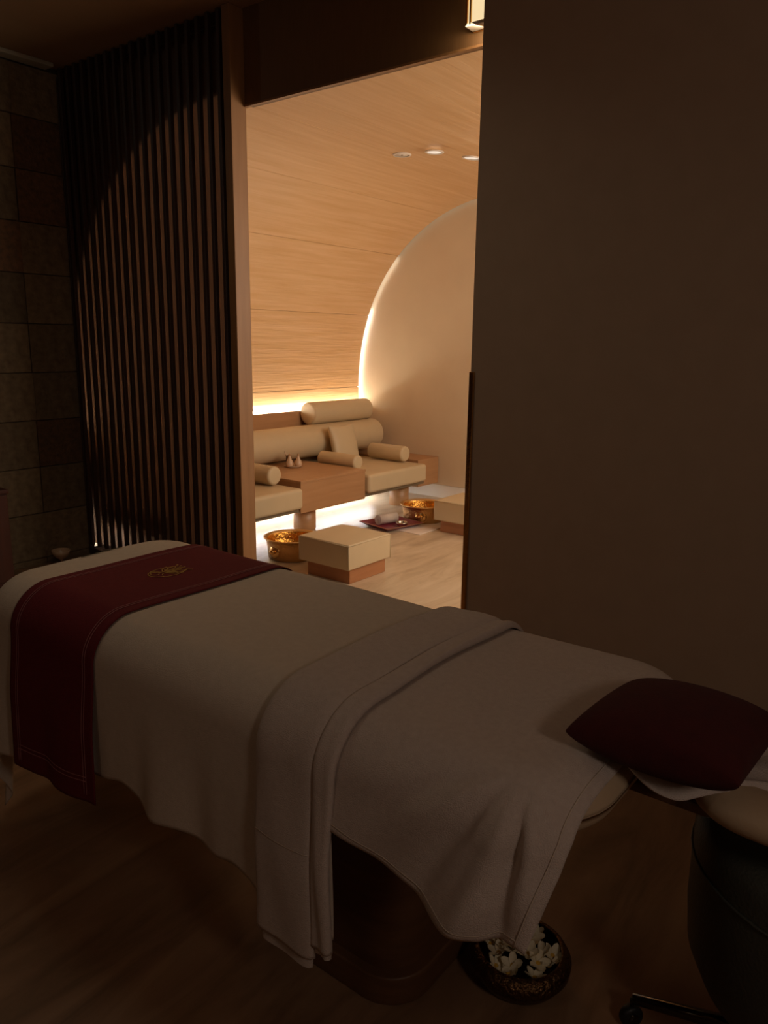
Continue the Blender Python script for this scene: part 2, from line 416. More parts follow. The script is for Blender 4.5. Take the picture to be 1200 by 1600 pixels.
# end wall and side walls of the alcove
we = box('wall_end', -6.0, XR+.1, YE, YE+.1, .13, 3.3, 'plaster'); struct(we, 'smooth beige end wall under the arch')
be = box('baseboard_end', -6.0, XR+.1, YE+.0, YE+.1, 0, .127, 'basewhite'); struct(be, 'white lit skirting under the beige end wall')
wq = box('wall_alcove_left', AX-RA-.1, AX-RA-.036, 3.055, YE, 0, 1.3, 'basewhite'); struct(wq, 'pale wall behind the bench')
wz = box('wall_alcove_right', XR, XR+.1, 3.155, YE, 0, 2.95, 'plaster'); struct(wz, 'plain right wall of the alcove')
# light tape fixed to the end edge of the vault, facing the end wall
def tape(name, a0, a1, m, parent=None, n=30):
    vs, fs = [], []
    P = ([(AX-RA-.004, .93), (AX-RA-.004, AZ)] if a0 >= 180 else [])
    Q = ([(AX-RA-.012, .93), (AX-RA-.012, AZ)] if a0 >= 180 else [])
    for i in range(n+1):
        t = math.radians(a0+(a1-a0)*i/n); P.append(arch(t, .004)); Q.append(arch(t, .012))
    for p, q in zip(P, Q): vs += [(p[0], YV+.001, p[1]), (q[0], YV+.001, q[1]), (p[0], YV+.003, p[1]), (q[0], YV+.003, q[1])]
    for i in range(len(P)-1):
        a = 4*i; fs += [(a+2, a+3, a+7, a+6), (a, a+4, a+5, a+1), (a, a+2, a+6, a+4), (a+1, a+5, a+7, a+3)]
    me = mesh(name, vs, fs); fixn(me); return link(name, me, m, parent)
al = tape('light_strip', 180, 155, 'led_arc'); tag(al, 'white light strip in the gap around the arch of the end wall', 'light')
tape('middle_section', 155, 135, 'led_arc3', al)
tape('upper_section', 135, 90, 'led_arc2', al)

# ---- bench (built-in sofa)
bn = thing('built_in_bench', 'long cream upholstered bench on round wooden feet along the curved alcove wall', 'sofa', (-4.6, 4.6, 0))
def cushion(name, x0, x1, y0, y1, z0, z1, m, parent, bev=.03, seg=5, crown=.0, **kw):
    hs_ = ((x1-x0)/2, (y1-y0)/2, (z1-z0)/2); c = ((x0+x1)/2, (y0+y1)/2, (z0+z1)/2)
    def ax(h):
        e = [h-bev+bev*math.tan(k/seg*PI/4) for k in range(seg+1)]
        mid = [(h-bev)*(k/4) for k in range(-3, 4)]
        return [-t for t in e[::-1]]+mid+e
    A = [ax(h) for h in hs_]; vs, fs = [], []
    for d in range(3):
        u, w = (d+1) % 3, (d+2) % 3
        for sg in (-1, 1):
            st = len(vs)
            for a in A[u]:
                for b in A[w]:
                    p = [0, 0, 0]; p[d] = sg*hs_[d]; p[u] = a; p[w] = b
                    q = [max(-(hs_[k]-bev), min(hs_[k]-bev, p[k])) for k in range(3)]
                    dd = Vector(p)-Vector(q); r = Vector(q)+dd.normalized()*bev
                    if r.z > 0: r.z += crown*max(0, 1-abs(r.x/hs_[0])**3)*max(0, 1-abs(r.y/hs_[1])**3)
                    vs.append((r.x+c[0], r.y+c[1], r.z+c[2]))
            n, k = len(A[u]), len(A[w])
            fs += [(st+i*k+j, st+(i+1)*k+j, st+(i+1)*k+j+1, st+i*k+j+1) for i in range(n-1) for j in range(k-1)]
    me = mesh(name, vs, fs); b = bmesh.new(); b.from_mesh(me)
    bmesh.ops.remove_doubles(b, verts=b.verts, dist=1e-5); bmesh.ops.recalc_face_normals(b, faces=b.faces); b.to_mesh(me); b.free()
    o = link(name, me, m, parent, smooth=True, **kw)
    if parent: ch(o, parent)
    return o
cushion('seat_cushion', -5.085, -4.065, 3.09, 4.232, .232, .395, 'uph', bn, .028, crown=.012)
cushion('seat_cushion', -5.085, -4.065, 5.042, 5.905, .232, .395, 'uph', bn, .028, crown=.012)
pbox('seat_base', -4.98, -4.12, 3.08, 4.235, .198, .232, 'benchbase', parent=bn, bev=.003)
pbox('seat_base', -4.98, -4.12, 5.04, 5.94, .198, .232, 'benchbase', parent=bn, bev=.003)
pbox('ledge', AX-RA+.006, -5.10, 3.06, YE-.004, .56, .865, 'benchwood', parent=bn, bev=.004, label='tan wooden ledge behind the backrest')
pbox('back_board', -5.12, -5.088, 3.06, YE-.004, .31, .56, 'benchwood', parent=bn, bev=.004)
for i, y in enumerate((3.35, 4.475, 5.77)):
    h = .186 if i == 1 else .197
    o = lathe('foot', [(0, 0), (.09, 0), (.092, .004), (.092, h), (0, h)], 'benchwood', bn, seg=40); o.location = (-4.29+4.6, y-4.6, 0)
# backrest roll
def roll(name, L, r, m, parent=None, er=.028, axis='y', loc=(0, 0, 0), **kw):
    P = [(0, 0)]
    for k in range(7):
        a = k/6*PI/2; P.append((r-er+er*math.sin(a), er-er*math.cos(a)))
    P += [(rr, L-h) for rr, h in P[::-1]]
    o = lathe(name, P, m, parent, loc, seg=48, axis=axis, **kw); return o
o = roll('backrest_roll', 3.11, .148, 'uph', bn, .05); ch(o, bn); o.location = (-4.935, 3.08, .600)
def seam(r, m, parent, loc, axis='y'):
    vs, fs = [], []
    o = None
    R, q = r-.004, .0028
    for i in range(40):
        a = 2*PI*i/40
        for k in range(6):
            b = 2*PI*k/6; rr = R+q*math.cos(b)
            p = (rr*math.cos(a), rr*math.sin(a), q*math.sin(b))
            vs.append((p[2], p[0], p[1]) if axis == 'x' else (p[0], p[2], p[1]))
    for i in range(40):
        for k in range(6):
            fs.append((i*6+k, ((i+1) % 40)*6+k, ((i+1) % 40)*6+(k+1) % 6, i*6+(k+1) % 6))
    return link('piping', mesh('piping', vs, fs), m, parent, smooth=True)
# right side table / end box of the bench
eb = pbox('end_box', -5.085, -4.20, 5.945, YE-.004, .15, .41, 'benchwood', parent=bn, bev=.003, label='tan wooden end box at the far end')
# LED of ledge and of bench underside
pbox('light_strip', -5.20, -5.155, 3.058, YE-.02, .866, .880, 'led_warm', parent=bn)
pbox('light_strip', -5.19, -5.14, 3.058, YE-.02, .300, .308, 'led_cool', parent=bn)
pbox('light_strip', -4.75, -4.70, 3.09, 4.2, .190, .197, 'led_cool', parent=bn)
pbox('light_strip', -4.75, -4.70, 5.06, 5.9, .190, .197, 'led_cool', parent=bn)
pbox('light_strip', -4.75, -4.70, 4.28, 5.0, .176, .183, 'led_cool', parent=bn)
# table box in the middle
tb = thing('bench_table', 'tan wooden box table set between the two bench seats', 'table', (-4.5, 4.64, 0))
pbox('top', -5.084, -4.10, 4.236, 5.036, .425, .445, 'benchwood', parent=tb, bev=.003)
pbox('body', -5.083, -4.104, 4.24, 5.032, .188, .425, 'benchwood', parent=tb, bev=.002)
# loose bolsters and cushion
def bolster(name, r, L, loc, axis, label, group=None, rz=0):
    t = thing(name, label, 'cushion', loc, rz, group)
    roll('cover', L, r, 'uph', t, .022, axis).location = ((-L/2, 0, 0) if axis == 'x' else (0, -L/2, 0))
    for s in (-1, 1):
        q = seam(r-.012, 'uph', t, None, axis); q.location = ((s*(L/2-.006), 0, 0) if axis == 'x' else (0, s*(L/2-.006), 0))
    return t
bolster('head_bolster', .105, .86, (-4.992, 5.69, .846), 'y', 'large cream bolster lying along the top of the backrest')
bolster('arm_bolster', .066, .44, (-4.46, 5.10, .475), 'x', 'cream arm bolster beside the table, leaning on the right seat').rotation_euler = (0, 0, 0)
bpy.data.objects['arm_bolster'].location = (-4.47, 5.118, .476)
bolster('arm_bolster', .074, .42, (-4.45, 5.80, .482), 'x', 'cream arm bolster at the far end of the right seat')
bolster('arm_bolster', .074, .46, (-4.50, 4.13, .482), 'x', 'cream arm bolster at the doorway edge of the left seat')
# square cushion
def pillow(name, w, d, th, m, parent=None, p=2.6, n=28, pinch=.05, **kw):
    def f(side):
        def g(u, v):
            a, b = 2*u-1, 2*v-1
            k = max(0, (1-a*a))**.5*max(0, (1-b*b))**.5
            z = side*th/2*k**.75
            sx = 1-pinch*(1-abs(b)**2)*abs(a)**6*1; sy = 1-pinch*(1-abs(a)**2)*abs(b)**6
            return (a*w/2*sx, b*d/2*sy, z)
        return g
    vs, fs = [], []
    for s in (1, -1):
        g = f(s); st = len(vs)
        vs += [g(.5-.5*math.cos(PI*i/n), .5-.5*math.cos(PI*j/n)) for j in range(n+1) for i in range(n+1)]
        fs += [tuple(st+q for q in ((j*(n+1)+i, j*(n+1)+i+1, (j+1)*(n+1)+i+1, (j+1)*(n+1)+i)[::s])) for j in range(n) for i in range(n)]
    me = mesh(name, vs, fs)
    bm = bmesh.new(); bm.from_mesh(me); bmesh.ops.remove_doubles(bm, verts=bm.verts, dist=1e-5)
    bmesh.ops.recalc_face_normals(bm, faces=bm.faces); bm.to_mesh(me); bm.free()
    return link(name, me, m, parent, smooth=True, **kw)
cu = pillow('square_cushion', .36, .34, .11, 'uph'); tag(cu, 'square cream cushion leaning on the backrest of the right seat', 'cushion')
cu.rotation_euler = (0, math.radians(75), 0); cu.location = (-4.68, 5.42, .575)

# condiment tray on table
ct = thing('oil_bottle', 'front left pear shaped pale oil bottle on the round dish', 'bottle', (-4.605, 4.655, .457))
dish = lathe('round_dish', [(0, 0), (.06, 0), (.075, .01), (.077, .014), (.073, .013), (.058, .006), (0, .006)], 'porcelain', None, (-4.64, 4.70, .446))
tag(dish, 'small round porcelain dish holding bottles on the bench table', 'dish')
o = lathe('body', [(0, 0), (.022, 0), (.031, .008), (.033, .022), (.028, .042), (.018, .062), (.011, .080), (.010, .090), (0, .092)], 'porcelain', ct, seg=28)
o = lathe('stopper', [(.010, .088), (.007, .096), (.010, .102), (.006, .110), (0, .112)], 'benchwood', ct, seg=20)
ct.location = (-4.655, 4.675, .4525)
dup(ct, (-4.60, 4.725, .4525), .4, 'right hand pear shaped pale oil bottle on the round dish')
ih = thing('spatula_cup', 'small brown cup with a pale spatula, behind the bottles on the dish', 'cup', (-4.695, 4.705, .4535))
lathe('cup', [(0, 0), (.020, 0), (.024, .004), (.024, .085), (.021, .085), (.020, .006), (0, .006)], 'bedwood', ih, seg=24)
tube('spatula', [(.0, .0, .008), (-.006, -.01, .06), (-.014, -.022, .10), (-.02, -.03, .125)], [.004, .004, .006, .003], 'porcelain', ih)

# ---- stools
def stool(loc, label):
    t = thing('footstool', label, 'stool', loc, 0, 'square cream footstools')
    cushion('padded_cover', -.215, .215, -.215, .215, .098, .265, 'uph', None, .010, 3, crown=.006).parent = t
    w = .2152
    for sx in (-1, 1):
        for sy in (-1, 1):
            tube('corner_seam', [(sx*w*.992, sy*w*.992, .1), (sx*w*.992, sy*w*.992, .26)], .003, 'uph', t, 6)
    tube('top_seam', [(-w, -w, .257), (w, -w, .257), (w, w, .257), (-w, w, .257), (-w, -w, .257)], .0028, 'uph', t, 6)
    box('plinth', -.175, .19, -.175, .19, 0, .10, 'pinkwood', t, bev=.003)
    return t
st = stool((-3.215, 3.735, 0), 'square cream footstool with wooden plinth nearest to the bed')
dup(st, (-3.20, 5.29, 0), 0, 'square cream footstool farther back beside the brass basin and tray')

# ---- basins
def basin(loc, label, rz=0):
    t = thing('brass_basin', label, 'basin', loc, rz, 'brass foot basins')
    lathe('bowl', [(0, .0), (.165, .0), (.172, .006), (.182, .10), (.185, .128), (.200, .140), (.206, .146), (.205, .151), (.196, .152),
                   (.180, .141), (.176, .128), (.172, .10), (.162, .014), (0, .014)], 'brass_hammered', t, seg=72)
    lathe('lining', [(0, .0145), (.161, .0145), (.1715, .10), (.1755, .128), (.179, .139)], 'basin_in', t, seg=72, label='golden inner surface')
    for a in (0, PI):
        k = lathe('handle_rose', [(0, 0), (.046, 0), (.048, .003), (.034, .008), (.022, .010), (.012, .012), (0, .012)], 'brass', t, seg=24)
        k.location = (.177*math.cos(a), .177*math.sin(a), .068); k.rotation_euler = (0, PI/2-.08, a)
        k2 = lathe('knob', [(0, 0), (.008, 0), (.009, .012), (.017, .018), (.020, .028), (.015, .038), (0, .042)], 'brass', k, seg=20)
    return t
b1 = basin((-3.765, 3.80, 0), 'round brass foot basin half hidden by the nearer footstool', -PI/2)
dup(b1, (-3.715, 5.36, 0), math.radians(-62), 'round brass foot basin beside the plum tray')

# ---- mat, tray, towel, bowl
mt = cushion('floor_mat', -3.98, -3.43, 4.90, 5.60, .0, .006, 'mat', None, .002, 1); tag(mt, 'thin off white mat under the tray and the far basin', 'mat')
mt.location = (0, 0, 0); 
tr = thing('serving_tray', 'plum lacquer square tray on the off white mat', 'tray', (-3.79, 4.995, .007), math.radians(-12))
def flare(name, hw, hd, h, t, fl_, m, parent):
    vs = []
    for (a, b, z) in ((hw, hd, 0), (hw+fl_, hd+fl_, h), (hw+fl_-.002, hd+fl_-.002, h+.002), (hw-t, hd-t, t)):
        vs += [(-a, -b, z), (a, -b, z), (a, b, z), (-a, b, z)]
    fs = [(0, 1, 2, 3), (12, 13, 14, 15)]
    for k in range(3):
        for i in range(4): fs.append((4*k+i, 4*k+(i+1) % 4, 4*k+4+(i+1) % 4, 4*k+4+i))
    me = mesh(name, vs, fs); fixn(me); return link(name, me, m, parent)
flare('tray_body', .14, .15, .028, .004, .045, 'plum', tr)
e = tube('rim', [(-.185, -.195, .03), (.185, -.195, .03), (.185, .195, .03), (-.185, .195, .03), (-.185, -.195, .03)], .0025, 'pinkwood', tr, 6)
# rolled towel
rt_ = thing('rolled_towel', 'small rolled white towel lying on the plum tray', 'towel', (-3.85, 5.01, .057), math.radians(-14))
def spiral():
    vs, fs = [], []
    L, n, turns = .19, 150, 4.2
    for i in range(n+1):
        a = 2*PI*turns*i/n; r = .008+.036*i/n
        for xx in (-L/2, L/2): vs.append((r*math.cos(a), xx, r*math.sin(a)))
    for i in range(n): fs.append((2*i, 2*i+1, 2*i+3, 2*i+2))
    o = link('roll', mesh('roll', vs, fs), 'towel', rt_, smooth=True)
    s = o.modifiers.new('thickness', 'SOLIDIFY'); s.thickness = .0055; s.offset = 0
spiral()
sb = lathe('silver_bowl', [(0, 0), (.022, 0), (.036, .012), (.040, .026), (.038, .032), (.034, .030), (.034, .024), (.02, .006), (0, .005)], 'silver', None, (-3.69, 5.01, .0115), seg=40)
sb.scale = (1.25, 1.25, 1.2)
tag(sb, 'small shiny silver bowl on the plum tray', 'bowl')

# ---- downlights in the vault
for i, (y, x, lab) in enumerate(((4.66, -3.49, 'left'), (4.64, -3.20, 'middle'), (4.64, -2.90, 'right'))):
    zz = AZ+RB*(1-abs((x-AX)/RA)**RN)**(1/RN)-.001
    t = thing('downlight', {'left': 'leftmost round downlight in the vault, with a small pinhole', 'middle': 'middle round downlight of the three in the vault',
               'right': 'round downlight next to the sliding panel edge'}[lab], 'light', (x, y, zz), 0, 'downlights in the vault')
    t.rotation_euler = (0, math.radians((0, 2, 6)[i]), 0)
    lathe('trim_ring', [(.050, 0), (.066, 0), (.067, -.004), (.060, -.009), (.050, -.007)], 'lampwhite', t, seg=32)
    lathe('lens', [(0, -.004), (.050, -.004), (.050, .0), (0, .0)], 'downlight_on' if i else 'lampwhite', t, seg=32)
    if i == 0: lathe('pinhole', [(0, -.0065), (.008, -.0065), (.009, -.004), (0, -.003)], 'blackslot', t, seg=16)
    else:
        l = bpy.data.lights.new('downlight_light', 'SPOT'); l.energy = 4; l.color = (1, .78, .52); l.spot_size = math.radians(75); l.spot_blend = .7; l.shadow_soft_size = .03
        lo = bpy.data.objects.new('downlight_light', l); C.objects.link(lo); lo.location = (x, y, zz-.02)

# ------------------------------------------------------------------ the treatment bed
BX0, BX1, BY0, BY1, TOP = -2.34, -.385, .985, 1.72, .80
R_, RC = .11, .06
ix0, ix1, iy0, iy1 = BX0+R_+RC, BX1-R_-RC, BY0+R_+RC, BY1-R_-RC
def drape(u, v, off=0, foldA=0, foldf=None):
    qx, qy = min(max(u, ix0), ix1), min(max(v, iy0), iy1)
    dx, dy = u-qx, v-qy; L = math.hypot(dx, dy)
    dome = .006*math.sin(PI*min(1, max(0, (v-BY0)/(BY1-BY0))))
    und = .0025*math.sin(u*7+v*3)+.002*math.sin(u*3.1-v*11)+.0035*math.exp(-((v-1.46-.9*(u+1.22))/.018)**2)*math.exp(-((u+1.2)/.10)**2)+.003*math.exp(-((v-1.40+.5*(u+1.15))/.014)**2)*math.exp(-((u+1.16)/.07)**2)-.003*math.exp(-((v-1.50-.3*(u+.6))/.02)**2)*math.exp(-((u+.58)/.09)**2)
    if L <= RC: return Vector((u, v, TOP+off+dome+und))
    nx, ny = dx/L, dy/L; bx, by = qx+nx*RC, qy+ny*RC; d = L-RC
    th = min(d/R_, PI/2); e = max(0, d-R_*PI/2)
    rr = R_*math.sin(th); z = TOP-R_*(1-math.cos(th))-e
    f = 0
    if foldf: f = foldf(u, v, e, nx, ny)
    out = rr+off*math.sin(th)+f
    return Vector((bx+nx*out, by+ny*out, z+off*math.cos(th)+(dome+und)*(1-th/(PI/2))))
HALF = RC+R_*PI/2     # cloth distance from inner rect to start of vertical fall
def vlim(e, side):    # flat coordinate at which the hang below the roll is e
    return (iy0-HALF-e) if side < 0 else (iy1+HALF+e)

# hard parts
bed = thing('treatment_bed', 'massage table with beige mattress on a rounded brown wooden pedestal', 'bed', (-1.3, 1.35, 0))
def rrect_prism(name, x0, x1, y0, y1, z0, z1, r, rz, m, parent, seg=10, **kw):
    vs, fs, rings = [], [], []
    lay = [(rz*(1-math.sin(a)), z0+rz*(1-math.cos(a))) for a in [i/5*PI/2 for i in range(6)]]
    lay = [(rz*(1-math.sin(i/5*PI/2)), z0+rz*(1-math.cos(i/5*PI/2))) for i in range(6)]
    lay += [(a, z1-(z-z0)) for a, z in lay[::-1]]
    for ins, z in lay:
        st = len(vs); ring = []
        rr = max(r-ins, .001)
        for cx, cy, a0 in ((x1-r, y1-r, 0), (x0+r, y1-r, PI/2), (x0+r, y0+r, PI), (x1-r, y0+r, 1.5*PI)):
            for k in range(seg+1):
                a = a0+k/seg*PI/2; vs.append((cx+rr*math.cos(a), cy+rr*math.sin(a), z))
        rings.append(st)
    n = 4*(seg+1)
    for a, b in zip(rings, rings[1:]):
        for i in range(n): fs.append((a+i, a+(i+1) % n, b+(i+1) % n, b+i))
    fs.append(tuple(range(n))[::-1]); fs.append(tuple(range(rings[-1], rings[-1]+n)))
    me = mesh(name, vs, fs); fixn(me)
    o = link(name, me, m, parent, smooth=True, **kw)
    if parent: ch(o, parent)
    return o
rrect_prism('mattress', BX0+.02, BX1-.018, BY0+.025, BY1-.03, .692, TOP-.014, .17, .05, 'mattress', bed)
rrect_prism('bed_frame', BX0+.12, BX1-.16, BY0+.14, BY1-.14, .60, .692, .10, .01, 'bedwood', bed)
rrect_prism('pedestal', -1.30, -.870, 1.20, 1.56, .07, .61, .10, .004, 'bedwood', bed)
rrect_prism('plinth', -1.33, -.845, 1.175, 1.585, .0, .075, .11, .006, 'bedwood', bed, label='lighter rounded plinth')
rrect_prism('cradle_mount', -.47, -.27, 1.34, 1.52, .668, .690, .03, .006, 'bedwood', bed)
for y in (1.38, 1.48):
    o = tube('cradle_rod', [(-.46, y, .69), (-.22, y, .70)], .010, 'bedmetal', bed); ch(o, bed)
# face cradle: horseshoe cushion
cr_ = thing('face_cradle', 'beige rounded face cradle cushion at the head of the massage table', 'headrest', (-.165, 1.44, .722))
def torus_open():
    vs, fs = [], []; n, k = 48, 16
    for i in range(n+1):
        a = math.radians(200+320*i/n-20)
        cx, cy = math.copysign(.112*abs(math.cos(a))**.55, math.cos(a)), math.copysign(.118*abs(math.sin(a))**.55, math.sin(a))
        for j in range(k):
            b = 2*PI*j/k; q = .058
            rad = q*math.cos(b); zz = .038*math.sin(b)
            sg = max(.25, min(1, min(i, n-i)/3))
            vs.append((cx+rad*sg*math.cos(a), cy+rad*sg*math.sin(a), zz*sg))
    for i in range(n):
        for j in range(k): fs.append((i*k+j, (i+1)*k+j, (i+1)*k+(j+1) % k, i*k+(j+1) % k))
    fs += [tuple(range(k)), tuple(range(n*k, n*k+k))]
    me = mesh('cushion', vs, fs); fixn(me); return link('cushion', me, 'mattress', cr_, smooth=True)
torus_open()
rrect_prism('base_plate', -.275, -.055, 1.33, 1.55, .672, .684, .05, .003, 'bedmetal', cr_)
bpy.data.objects['base_plate'].matrix_parent_inverse = Matrix.Translation((-.165, 1.44, .722)).inverted()

# main cream sheet (foot end to under the folded towel)
def fold_main(u, v, e, nx, ny):
    k = sst(0, .40, e)
    w = .012*math.sin(u*17+.6)+.008*math.sin(u*31+1.1)
    return .035*e+k*w+.002*math.sin(u*60)*k
def e_main(u):
    return .30+.014*math.sin(u*13+.4)+.008*math.sin(u*29)+.11*sst(-1.98, -2.1, u)*1.0+.05*sst(-1.35, -1.0, u)
UF = ix0-HALF-.40
def f_main(a, b):
    u = UF+(-.88-UF)*a
    uu = max(u, ix0)
    v0, v1 = vlim(e_main(uu), -1), vlim(.30, 1)
    v = v0+(v1-v0)*b
    return drape(u, v, .004, 0, fold_main)
ms = grid('bed_sheet', f_main, 150, 150, 'sheet', None, .003)
tag(ms, 'large cream sheet draped over the foot half of the massage table', 'sheet')
# head sheet, its near corner hanging to a point
def fold_head(u, v, e, nx, ny):
    if v > 1.35: return .02*e
    k = sst(0, .17, e+.03)
    w = .017*math.sin((u+e*.6)*17+3.6)+.004*math.sin((u+e*.9)*40)
    return k*w*(.5+.5*sst(-.95, -.6, u))+.10*e+.10*sst(-.62, -.42, u)*e
def crease(u, v):   # folds that radiate from the bed's corner down into the hanging corner
    du, dv = u+.505, (BY0+.10)-v
    r = math.hypot(du, dv)
    if dv < .01: return 0
    a = math.atan2(du, dv); g = sst(.03, .16, r)*(1-.5*sst(.25, .4, r))
    return g*(-.017*math.exp(-((a-.12)/.07)**2)+.008*math.exp(-((a-.32)/.10)**2)+.011*math.exp(-((a+.12)/.12)**2)
              -.013*math.exp(-((a+.52)/.11)**2)+.009*math.exp(-((a+.80)/.14)**2)-.006*math.exp(-((a+1.0)/.08)**2))
def f_head(a, b):
    u = -.99+(-.412+.99)*a
    e = .100+.010*math.sin(u*11+2.6)+.050*sst(-.86, -.50, u)-.028*sst(-.50, -.42, u)
    v0, v1 = vlim(e, -1), vlim(.15, 1)
    v = v0+(v1-v0)*b
    p = drape(u, v, .0075, 0, fold_head)
    c = crease(u, v); p.y -= c; p.z += .35*c*(p.z > TOP-.10)
    if v < iy0: # keep the free head edge straight: cloth does not pull in at the bed's corner
        p.x = p.x+(u-p.x)*sst(iy0, iy0-.20, v)-.24*max(0, TOP-.07-p.z)*sst(-.72, -.424, u)
    return p
hs = grid('head_sheet', f_head, 110, 150, 'towel', None, .003)
tag(hs, 'pale towelling sheet over the head half, its corner hanging above the flower bowl', 'sheet')
# hem stitching of the head sheet
def surf_line(name, f, pts, wid, m, parent, lift=.0015):
    vs, fs = [], []
    P = [f(*p) for p in pts]
    for i, p in enumerate(P):
        a = P[max(0, i-1)]; b = P[min(len(P)-1, i+1)]; d = (b-a)
        q = pts[i]
        pu = f(q[0]+1e-3, q[1])-f(q[0]-1e-3, q[1]); pv = f(q[0], q[1]+1e-3)-f(q[0], q[1]-1e-3)
        nn = pu.cross(pv).normalized()
        s = nn.cross(d).normalized()*wid/2
        vs += [p+s+nn*lift, p-s+nn*lift]
    for i in range(len(P)-1): fs.append((2*i, 2*i+1, 2*i+3, 2*i+2))
    return vs, fs
def lines(name, f, many, wid, m, parent, lift=.0015, **kw):
    V, F_ = [], []
    for pts in many:
        vs, fs = surf_line(name, f, pts, wid, m, parent, lift); s = len(V); V += vs; F_ += [tuple(i+s for i in q) for q in fs]
    o = link(name, mesh(name, V, F_), m, parent, smooth=True, **kw)
    sd = o.modifiers.new('thickness', 'SOLIDIFY'); sd.thickness = .0008; sd.offset = 1
    return o
lines('hem_stitch', lambda a, b: f_head(a, b), [[(.965, b/80) for b in range(0, 81)], [(a/60, .012) for a in range(0, 59)]], .0022, 'sheet', hs, .001)

# runner
RX0, RX1 = -2.085, -1.672
def fold_run(u, v, e, nx, ny):
    return .035*e+.5*(fold_main(u, v, e, nx, ny)-.035*e)+.012*sst(.0, .2, e)
def f_run(a, b):
    u = RX0+(RX1-RX0)*a
    v0, v1 = vlim(.40-.03*a, -1), vlim(.28, 1)
    p = drape(u, v0+(v1-v0)*b, .011, 0, fold_run)
    return p
rn = grid('bed_runner', f_run, 50, 170, 'runner', None, .003)
tag(rn, 'dark red bed runner with gold lotus emblem across the foot of the bed', 'bed runner')
st_ = [[(a, b/150) for b in range(2, 149)] for a in (.085, .108, .892, .915)] + [[(.085+(.83)*i/20, .038+d) for i in range(21)] for d in (0, .008)]
lines('stitching', f_run, st_, .0022, 'thread', rn, .001, label='pale double stitching along the edges')
# gold lotus emblem: line work placed on the top of the runner
def run_xy(u, v):
    return ((u-RX0)/(RX1-RX0), (v-vlim(.385, -1))/(vlim(.28, 1)-vlim(.385, -1)))
EC = (-1.882, 1.362)
def em(pts, s=1):   # local (p, q): p towards the far side of the bed, q towards the head; in metres
    return [run_xy(EC[0]-q, EC[1]+p) for p, q in pts]
def petal(a, L, w, base=(0, 0)):
    o = []
    for i in range(17):
        t = i/16; s = math.sin(PI*t)**.8*w*(1 if i else 0)
        o.append((t*L, s))
    o2 = [(x, -y) for x, y in o[::-1]]
    c, s_ = math.cos(a), math.sin(a)
    return [(base[0]+x*c-y*s_, base[1]+x*s_+y*c) for x, y in o+o2]
def arcp(cx, cy, r, a0, a1, n=14, r1=None):
    r1 = r if r1 is None else r1
    return [(cx+(r+(r1-r)*i/n)*math.cos(a0+(a1-a0)*i/n), cy+(r+(r1-r)*i/n)*math.sin(a0+(a1-a0)*i/n)) for i in range(n+1)]
emb = [arcp(-.035, .006, .020, .2, 5.6, 20, .009), arcp(-.030, .0, .030, 1.3, 4.6, 16), arcp(-.012, .030, .022, 3.4, 6.4, 12),
       arcp(-.008, -.028, .024, -.4, 2.8, 12), [(-.05, .022), (-.03, .036), (0, .040), (.03, .034), (.06, .022)],
       [(-.05, -.024), (-.03, -.038), (0, -.043), (.03, -.036), (.055, -.024)], petal(.05, .062, .010, (-.002, 0)), petal(.38, .060, .009, (-.004, .004)),
       petal(-.32, .060, .009, (-.004, -.006)), petal(.75, .05, .008, (-.008, .006)), petal(-.68, .05, .008, (-.008, -.008))]
lines('lotus_emblem', f_run, [em(p) for p in emb], .0026, 'gold_thread', rn, .0012, label='gold embroidered lotus emblem')
tips = [[(.058+.0, y), (.068, y*1.18)] for y in (-.03, -.016, 0, .016, .03)]
lines('lotus_tip', f_run, [em([(a, b), ((a+c)/2, (b+d)/2), (c, d)]) for (a, b), (c, d) in tips]+[em([(.018, 0), (.03, .001), (.045, 0)])], .0045, 'gold_thread', rn, .0014)
# small embroidered sprig at the foot end of the sheet
def f_ms2(u, v): return drape(u, v, .0055, 0, fold_main)
lf = []
for i in range(7):
    y = 1.30+i*.022; x = -2.235-.004*(i % 2)
    lf.append([(x, y), (x-.006, y+.006), (x-.004, y+.013)])
lf.append([(-2.232, 1.29+.01*i) for i in range(16)])
lines('sprig_embroidery', f_ms2, lf, .0045, 'green_thread', ms, .001, label='dark green embroidered sprig')

# folded towel hung across the bed
def fold_tw(u, v, e, nx, ny):
    return .03*e+.012*sst(0, .3, e)+.010*math.sin(v*9)*sst(.05, .3, e)
def mk_towel(name, U0, U1, en, ef, off, th, m, parent, splay=.0, top=None):
    def f(a, b):
        u = U0+(U1-U0)*a
        bump = (1-abs(2*a-1)**6)**.5
        v0, v1 = vlim(en, -1), (vlim(ef, 1) if top is None else vlim(top, -1))
        v = v0+(v1-v0)*b
        e = max(0, iy0-HALF-v)
        wav = .0018*math.sin(a*5+v*6)+.0010*math.sin(a*9+v*13)
        p = drape(u, v, off+th*bump+wav*bump, 0, fold_tw)
        p.x += splay*(a-.5)*sst(0, .4, e) + .004*math.sin(v*12+a)
        return p
    return grid(name, f, 36, 170, m, parent, .004), f
tw = thing('folded_towel', 'pale towel folded lengthwise and hung across the middle of the bed', 'towel', (0, 0, 0))
t1, ft1 = mk_towel('outer_fold', -1.068, -.904, .395, .25, .013, .014, 'towel', tw, .0)
t2, ft2 = mk_towel('inner_fold', -1.055, -.914, .425, .25, .008, .009, 'towel', tw, top=.25)
t3, ft3 = mk_towel('side_fold', -.910, -.860, .36, .25, .012, .013, 'towel', tw)
t4, ft4 = mk_towel('side_under_fold', -.904, -.866, .378, .24, .008, .009, 'towel', tw, top=.25)
lines('towel_band', ft1, [[(a/30, bb) for a in range(1, 30)] for bb in (.155,)], .002, 'sheet', t1, .001)

